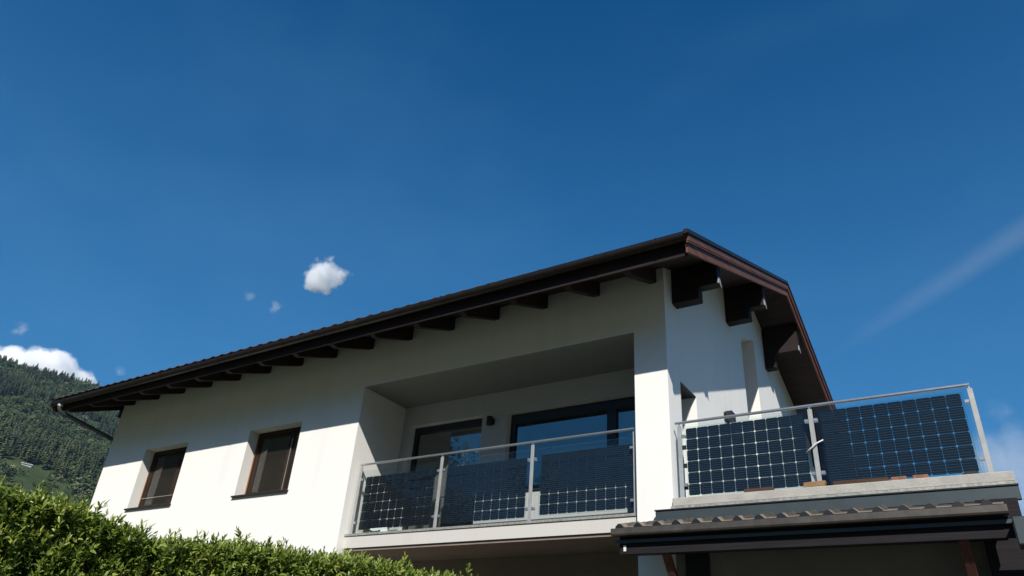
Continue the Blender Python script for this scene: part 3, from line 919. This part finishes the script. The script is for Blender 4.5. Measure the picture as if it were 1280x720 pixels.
def mountain():
    az = np.radians(np.linspace(-128, -36, 150)); rr = np.linspace(430, 3200, 130)
    AZ, RR = np.meshgrid(az, rr)
    H = hill_height(AZ, RR)
    H[0, :] = GZ - 2
    V = np.stack([RR * np.sin(AZ), RR * np.cos(AZ), H], -1).reshape(-1, 3)
    nx = len(az); i, j = np.meshgrid(np.arange(nx - 1), np.arange(len(rr) - 1))
    a = (j * nx + i).ravel()
    F = np.stack([a, a + 1, a + 1 + nx, a + nx], -1)
    m, nt, b = new_mat('mountain_meadow')
    tc = N(nt, 'ShaderNodeTexCoord')
    n1 = N(nt, 'ShaderNodeTexNoise', Scale=0.02, Detail=8.0, Roughness=.65); nt.links.new(tc.outputs['Object'], n1.inputs['Vector'])
    cr = N(nt, 'ShaderNodeValToRGB')
    cr.color_ramp.elements[0].position = .35; cr.color_ramp.elements[1].position = .7
    cr.color_ramp.elements[0].color = (0.026, 0.044, 0.014, 1); cr.color_ramp.elements[1].color = (0.070, 0.088, 0.034, 1)
    nt.links.new(n1.outputs['Fac'], cr.inputs[0]); nt.links.new(cr.outputs[0], b.inputs['Base Color'])
    b.inputs['Roughness'].default_value = 1.0; b.inputs['Specular IOR Level'].default_value = 0.1
    tag(np_mesh('mountain', V, F, m, smooth=True), kind='structure')

    # trees: template meshes merged into two masses
    def conifer(seed):
        """tiers of drooping jagged branches round a thin leader"""
        r_ = np.random.default_rng(seed); vs, fs = [], []
        for k in range(44):
            f = (k / 44) ** .85; z = .10 + .86 * f; ln = .20 * (1 - f) ** .75 * r_.uniform(.6, 1.25) + .018
            a = k * 2.4 + r_.normal(0, .3); w = .42 * ln + .012
            ca, sa = math.cos(a), math.sin(a); b0 = len(vs)
            vs += [(0, 0, z + .07), (ca * ln * .7 - sa * w, sa * ln * .7 + ca * w, z - .01), (ca * ln, sa * ln, z - .055), (ca * ln * .7 + sa * w, sa * ln * .7 - ca * w, z - .01)]
            fs += [(b0, b0 + 1, b0 + 2), (b0, b0 + 2, b0 + 3)]
        b0 = len(vs); vs += [(.015, 0, .86), (-.012, .012, .86), (-.012, -.012, .86), (0, 0, 1.02)]
        fs += [(b0, b0 + 1, b0 + 3), (b0 + 1, b0 + 2, b0 + 3), (b0 + 2, b0, b0 + 3)]
        return np.array(vs), np.array(fs)
    def broadleaf(seed):
        """loose crown of leaf clumps on several limbs"""
        r_ = np.random.default_rng(seed); vs, fs = [], []
        for k in range(7):
            c = np.array([r_.normal(0, .17), r_.normal(0, .17), r_.uniform(.30, .80)]); q = r_.uniform(.11, .22)
            for _ in range(15):
                d = r_.normal(0, 1, 3); d /= np.linalg.norm(d); d[2] = d[2] * .9
                p = c + d * q * r_.uniform(.75, 1.1)
                t1 = np.cross(d, r_.normal(0, 1, 3)); t1 /= np.linalg.norm(t1); t2 = np.cross(d, t1)
                e = r_.uniform(.05, .10); b0 = len(vs)
                vs += [p + t1 * e, p - t1 * e * .6 + t2 * e, p - t1 * e * .6 - t2 * e - d * .02, p + d * e * .5]
                fs += [(b0, b0 + 1, b0 + 3), (b0 + 1, b0 + 2, b0 + 3), (b0 + 2, b0, b0 + 3)]
        return np.array(vs), np.array(fs)
    TC = [conifer(k) for k in range(5)]; TB = [broadleaf(k) for k in range(5)]
    n = 21000
    def slope_point(az_d, el_d):
        rs = np.linspace(700, 2200, 600); e_ = np.degrees(np.arctan2(hill_height(np.full(600, np.radians(az_d)), rs), rs))
        q = int(np.argmax(e_ > el_d)); return rs[q] * math.sin(R(az_d)), rs[q] * math.cos(R(az_d)), float(hill_height(np.array([R(az_d)]), rs[q:q + 1])[0])
    farms = [(slope_point(-66.6, 11.6), (6, 3, 1.2), 0.2, 'long low white farm shed on the lower mountain meadow'),
             (slope_point(-64.3, 15.2), (4, 4, 3.0), -0.3, 'small white chalet among trees high on the wooded mountainside')]
    for (fx, fy, fz), (fl_, fw_, fh_), fr_, lb in farms:
        t = thing('chalet', (fx, fy, fz), lb, 'chalet')
        t.rotation_euler = (0, 0, math.atan2(fy, fx) + math.pi / 2 + fr_)
        w_ = MB().prism([(-fw_, -6), (fw_, -6), (fw_, fh_), (0, fh_ + fw_ * .45), (-fw_, fh_)], -fl_, fl_).build('wall', M['slab'], None); w_.parent = t
        r_ = MB().prism([(-fw_ - 1, fh_ - .2), (0, fh_ + fw_ * .5), (fw_ + 1, fh_ - .2), (fw_ + 1, fh_ + .3), (0, fh_ + fw_ * .5 + .6), (-fw_ - 1, fh_ + .3)], -fl_ - 1, fl_ + 1).build('roof', M['stone'], None); r_.parent = t
        for q in (-.55, 0, .55):
            for sy in (-1, 1):
                d_ = MB().box(q * fl_ - .7, q * fl_ + .7, sy * fw_ - .06, sy * fw_ + .06, 1.2, 2.7).build('window', M['dframe'], None); d_.parent = t
    az = np.radians(rng.uniform(-90, -46, n)); rr = np.sqrt(rng.uniform(650 ** 2, 2160 ** 2, n))
    x, y = rr * np.sin(az), rr * np.cos(az); h = hill_height(az, rr)
    kindn = 1.5 * fbm(x / 130, y / 130, 11, 5) + (rr - 1620) / 480 + rng.normal(0, .55, n)
    clear = fbm(x / 120, y / 120, 23, 4)
    el = np.degrees(np.arctan2(h, rr))
    res = {'c': ([], [], [], 0), 'b': ([], [], [], 0)}
    cntV = {'c': 0, 'b': 0}
    tone = fbm(x / 90, y / 90, 31, 3)
    for q in range(n):
        if any(math.hypot(x[q] - f[0][0] * .985, y[q] - f[0][1] * .985) < 34 for f in farms): continue
        con = kindn[q] > 0.0
        lim = 1.15 if con else .55
        if clear[q] > lim and rng.random() < .9: continue
        key = 'c' if con else 'b'
        vs, fs = (TC if con else TB)[int(rng.integers(0, 5))]
        hh = rng.uniform(11, 29) if con else rng.uniform(5, 18)
        wd = hh * (rng.uniform(.9, 1.3) if con else rng.uniform(.9, 1.5))
        an = rng.uniform(0, 6.28); ca, sa = math.cos(an), math.sin(an)
        W = np.stack([(vs[:, 0] * ca - vs[:, 1] * sa) * wd + x[q], (vs[:, 0] * sa + vs[:, 1] * ca) * wd + y[q], vs[:, 2] * hh + h[q] - 1.0], -1)
        res[key][0].append(W); res[key][1].append(fs + cntV[key]); cntV[key] += len(vs)
        res[key][2].append(np.full(len(vs), np.clip(.45 + .26 * tone[q] + rng.normal(0, .22), 0, 1)))
    mc = leaf_material('conifer_needles', (0.018, 0.030, 0.010), (0.040, 0.058, 0.018), (0.085, 0.100, 0.032), .8, 0)
    mbm = leaf_material('mountain_leaves', (0.034, 0.056, 0.018), (0.068, 0.100, 0.030), (0.15, 0.16, 0.065), .8, 0)
    o1 = np_mesh('conifer_forest', np.concatenate(res['c'][0]), np.concatenate(res['c'][1]), mc, attr=np.concatenate(res['c'][2]))
    o2 = np_mesh('broadleaf_wood', np.concatenate(res['b'][0]), np.concatenate(res['b'][1]), mbm, attr=np.concatenate(res['b'][2]))
    tag(o1, kind='stuff'); tag(o2, kind='stuff')
mountain()

def add_sky_blocker():
    """added unseen slope behind the viewer: blocks low sky to deepen shade, darkens glass reflections"""
    az = np.radians(np.linspace(62, 252, 90)); rr = np.linspace(160, 1560, 40)
    AZ, RR = np.meshgrid(az, rr); ad = np.degrees(AZ)
    peak = np.interp(np.degrees(az), [62, 85, 110, 150, 172, 184, 205, 216, 228, 240, 252], [3, 8, 13, 26, 22, 12, 11, 12.5, 17, 18, 9])[None, :]  # heights shaped to cut the sky light reaching the house front
    e = peak * np.interp(RR, [160, 420, 900, 1200, 1560], [0, .45, .92, 1.0, .8])
    x, y = RR * np.sin(AZ), RR * np.cos(AZ)
    e = e + .9 * fbm(x / 180, y / 180, 41) * np.clip((RR - 160) / 420, 0, 1)
    H = np.tan(np.radians(e)) * RR + GZ - .5
    H[0] = GZ - 3
    V = np.stack([x, y, H], -1).reshape(-1, 3); nx = len(az)
    i, j = np.meshgrid(np.arange(nx - 1), np.arange(len(rr) - 1)); a = (j * nx + i).ravel()
    F = np.stack([a, a + 1, a + 1 + nx, a + nx], -1)
    tag(np_mesh('sky_blocker_slope', V, F, simple('sky_blocker_green', (0.022, 0.036, 0.016), 1.0, spec=.1, var=.5, scale=.02), smooth=True), kind='structure')
add_sky_blocker()

def garden_tree(x, y, h, r, label):
    t = thing('broadleaf_tree', (x, y, GZ), label, 'tree')
    tr = MB()
    tr.tube([(x, y, GZ), (x + .1, y, GZ + h * .25), (x - .1, y + .1, GZ + h * .5), (x, y, GZ + h * .9)], [.30, .24, .17, .04], 10)
    for k in range(7):
        a = k * 2.4; z0 = GZ + h * (.28 + .07 * k)
        tr.tube([(x, y, z0), (x + math.cos(a) * r * .45, y + math.sin(a) * r * .45, z0 + h * .10), (x + math.cos(a) * r * .8, y + math.sin(a) * r * .8, z0 + h * .17)], [.10, .07, .02], 7)
    tr.build('trunk', M['bark'], t)
    n = 9000
    cs = [(rng.normal(0, r * .42), rng.normal(0, r * .42), rng.uniform(.36, .92) * h) for _ in range(26)]
    V, F, T = [], [], []
    for q in range(n):
        c = cs[int(rng.integers(0, 26))]
        d = rng.normal(0, 1, 3); d /= np.linalg.norm(d)
        p = np.array([x, y, GZ]) + np.array(c) + d * r * .34 * rng.uniform(.5, 1.05)
        t1 = np.cross(d, rng.normal(0, 1, 3)); t1 /= np.linalg.norm(t1); t2 = np.cross(d, t1); e = rng.uniform(.09, .17)
        V += [p + t1 * e, p + t2 * e * .5, p - t1 * e, p - t2 * e * .5]; F.append((4 * q, 4 * q + 1, 4 * q + 2, 4 * q + 3)); T += [np.clip(rng.normal(.45, .2), 0, 1)] * 4
    np_mesh('crown', V, F, leaf_material('tree_leaf', (0.016, 0.032, 0.008), (0.034, 0.062, 0.014), (0.07, 0.10, 0.025), .5, .15), t, attr=T)
garden_tree(-29, -12.5, 15.6, 6.3, 'dark round garden tree mirrored in the balcony panels')

# ------------------------------------------------------------------ clouds: real volumes far out in the air
def cloud(name, label, c, rad, dens, seed_, scale=2.2, rot=0.0, soft=.35, rough=.62, cat='cloud', warp=1.0, aniso=-.25):
    bm = bmesh.new(); bmesh.ops.create_icosphere(bm, subdivisions=3, radius=1.0)
    me = bpy.data.meshes.new(name); bm.to_mesh(me); bm.free()
    o = bpy.data.objects.new(name, me); col.objects.link(o)
    o.location = c; o.scale = rad; o.rotation_euler = rot.to_euler() if hasattr(rot, 'to_euler') else (0, 0, rot)
    m = bpy.data.materials.new(name + '_air'); m.use_nodes = True; nt = m.node_tree
    nt.nodes.remove(nt.nodes['Principled BSDF'])
    tc = N(nt, 'ShaderNodeTexCoord')
    ln = N(nt, 'ShaderNodeVectorMath', operation='LENGTH'); nt.links.new(tc.outputs['Object'], ln.inputs[0])
    mp = N(nt, 'ShaderNodeMapping'); mp.inputs['Location'].default_value = (seed_, seed_ * 1.7, seed_ * .6)
    mx_ = max(rad); mp.inputs['Scale'].default_value = [r / mx_ * 1.0 for r in rad]
    nt.links.new(tc.outputs['Object'], mp.inputs[0])
    no = N(nt, 'ShaderNodeTexNoise', Scale=scale, Detail=6.0, Roughness=rough); nt.links.new(mp.outputs[0], no.inputs['Vector'])
    # density = clamp((1 - r) + warp * (noise - .5) - something)
    a = N(nt, 'ShaderNodeMath', operation='MULTIPLY_ADD'); a.inputs[1].default_value = warp * 2.2; a.inputs[2].default_value = -warp * 1.1 + .55
    nt.links.new(no.outputs['Fac'], a.inputs[0])
    b = N(nt, 'ShaderNodeMath', operation='SUBTRACT'); nt.links.new(a.outputs[0], b.inputs[0]); nt.links.new(ln.outputs['Value'], b.inputs[1])
    d = N(nt, 'ShaderNodeMath', operation='DIVIDE', use_clamp=True); d.inputs[1].default_value = soft; nt.links.new(b.outputs[0], d.inputs[0])
    e = N(nt, 'ShaderNodeMath', operation='MULTIPLY'); e.inputs[1].default_value = dens; nt.links.new(d.outputs[0], e.inputs[0])
    v = N(nt, 'ShaderNodeVolumeScatter'); v.inputs['Color'].default_value = (1, 1, 1, 1); v.inputs['Anisotropy'].default_value = aniso
    nt.links.new(e.outputs[0], v.inputs['Density'])
    nt.links.new(v.outputs[0], nt.nodes['Material Output'].inputs['Volume'])
    me.materials.append(m)
    tag(o, label, cat)
    return o
scene.cycles.volume_bounces = 10
def at(az, el, dist):
    a, e = R(az), R(el)
    return (dist * math.sin(a) * math.cos(e), dist * math.cos(a) * math.cos(e), dist * math.sin(e))
cloud('cumulus_cloud', 'big white cumulus cloud rising behind the wooded mountain ridge', at(-68.3, 16.7, 3900), (680, 300, 180), .06, 3.1, 2.3, R(-20), .2)
cloud('small_cloud', 'single compact white cloud floating in the blue above the eaves', at(-50.7, 28.7, 2400), (108, 82, 86), .06, 5.3, 1.7, 0, .33)
cloud('cloud_wisp', 'tiny faint cloud wisp just below the compact white cloud', at(-53.9, 25.7, 2400), (34, 28, 34), .012, 1.3, 1.5, 0, .4)
cloud('cloud_wisp', 'faint cloud shred farthest from the eaves in the pair beside the compact cloud', at(-56.2, 26.0, 2400), (38, 28, 24), .009, 8.3, 1.5, 0, .4)
cloud('cloud_wisp', 'small pale cloud puff above the big cumulus cloud', at(-70.0, 19.7, 3000), (46, 36, 44), .012, 4.4, 1.5, 0, .4)
cloud('cloud_wisp', 'thin cloud strip low beside the big cumulus cloud and the roof', at(-63.3, 18.7, 3400), (80, 40, 22), .006, 2.9, 1.5, R(-25), .4)
cloud('cloud_bank', 'soft white cloud beyond the end post of the terrace railing', at(4.4, 14.2, 4200), (800, 300, 500), .007, 2.2, 1.9, 0, .8)
p0, p1 = Vector(at(-7.9, 24.3, 5000)), Vector(at(6.6, 30.0, 5000))
cloud('cirrus_streak', 'broad faded cirrus streak slanting up over the terrace', p0 + (p1 - p0) * .86, ((p1 - p0).length * 2.1, 260, 125), .0017, 6.1, 2.2, (p1 - p0).to_track_quat('X', 'Z'), 1.0, warp=.35)

# ------------------------------------------------------------------ the valley's air
hz = MB().box(-3600, 3600, -3000, 3000, GZ - 6, 900)
hm = bpy.data.materials.new('valley_air'); hm.use_nodes = True
hnt = hm.node_tree; hnt.nodes.remove(hnt.nodes['Principled BSDF'])
pv = N(hnt, 'ShaderNodeVolumePrincipled'); pv.inputs['Color'].default_value = (0.40, 0.68, 1.0, 1); pv.inputs['Density'].default_value = 0.00003
hnt.links.new(pv.outputs[0], hnt.nodes['Material Output'].inputs['Volume'])
tag(hz.build('haze', hm), kind='stuff')
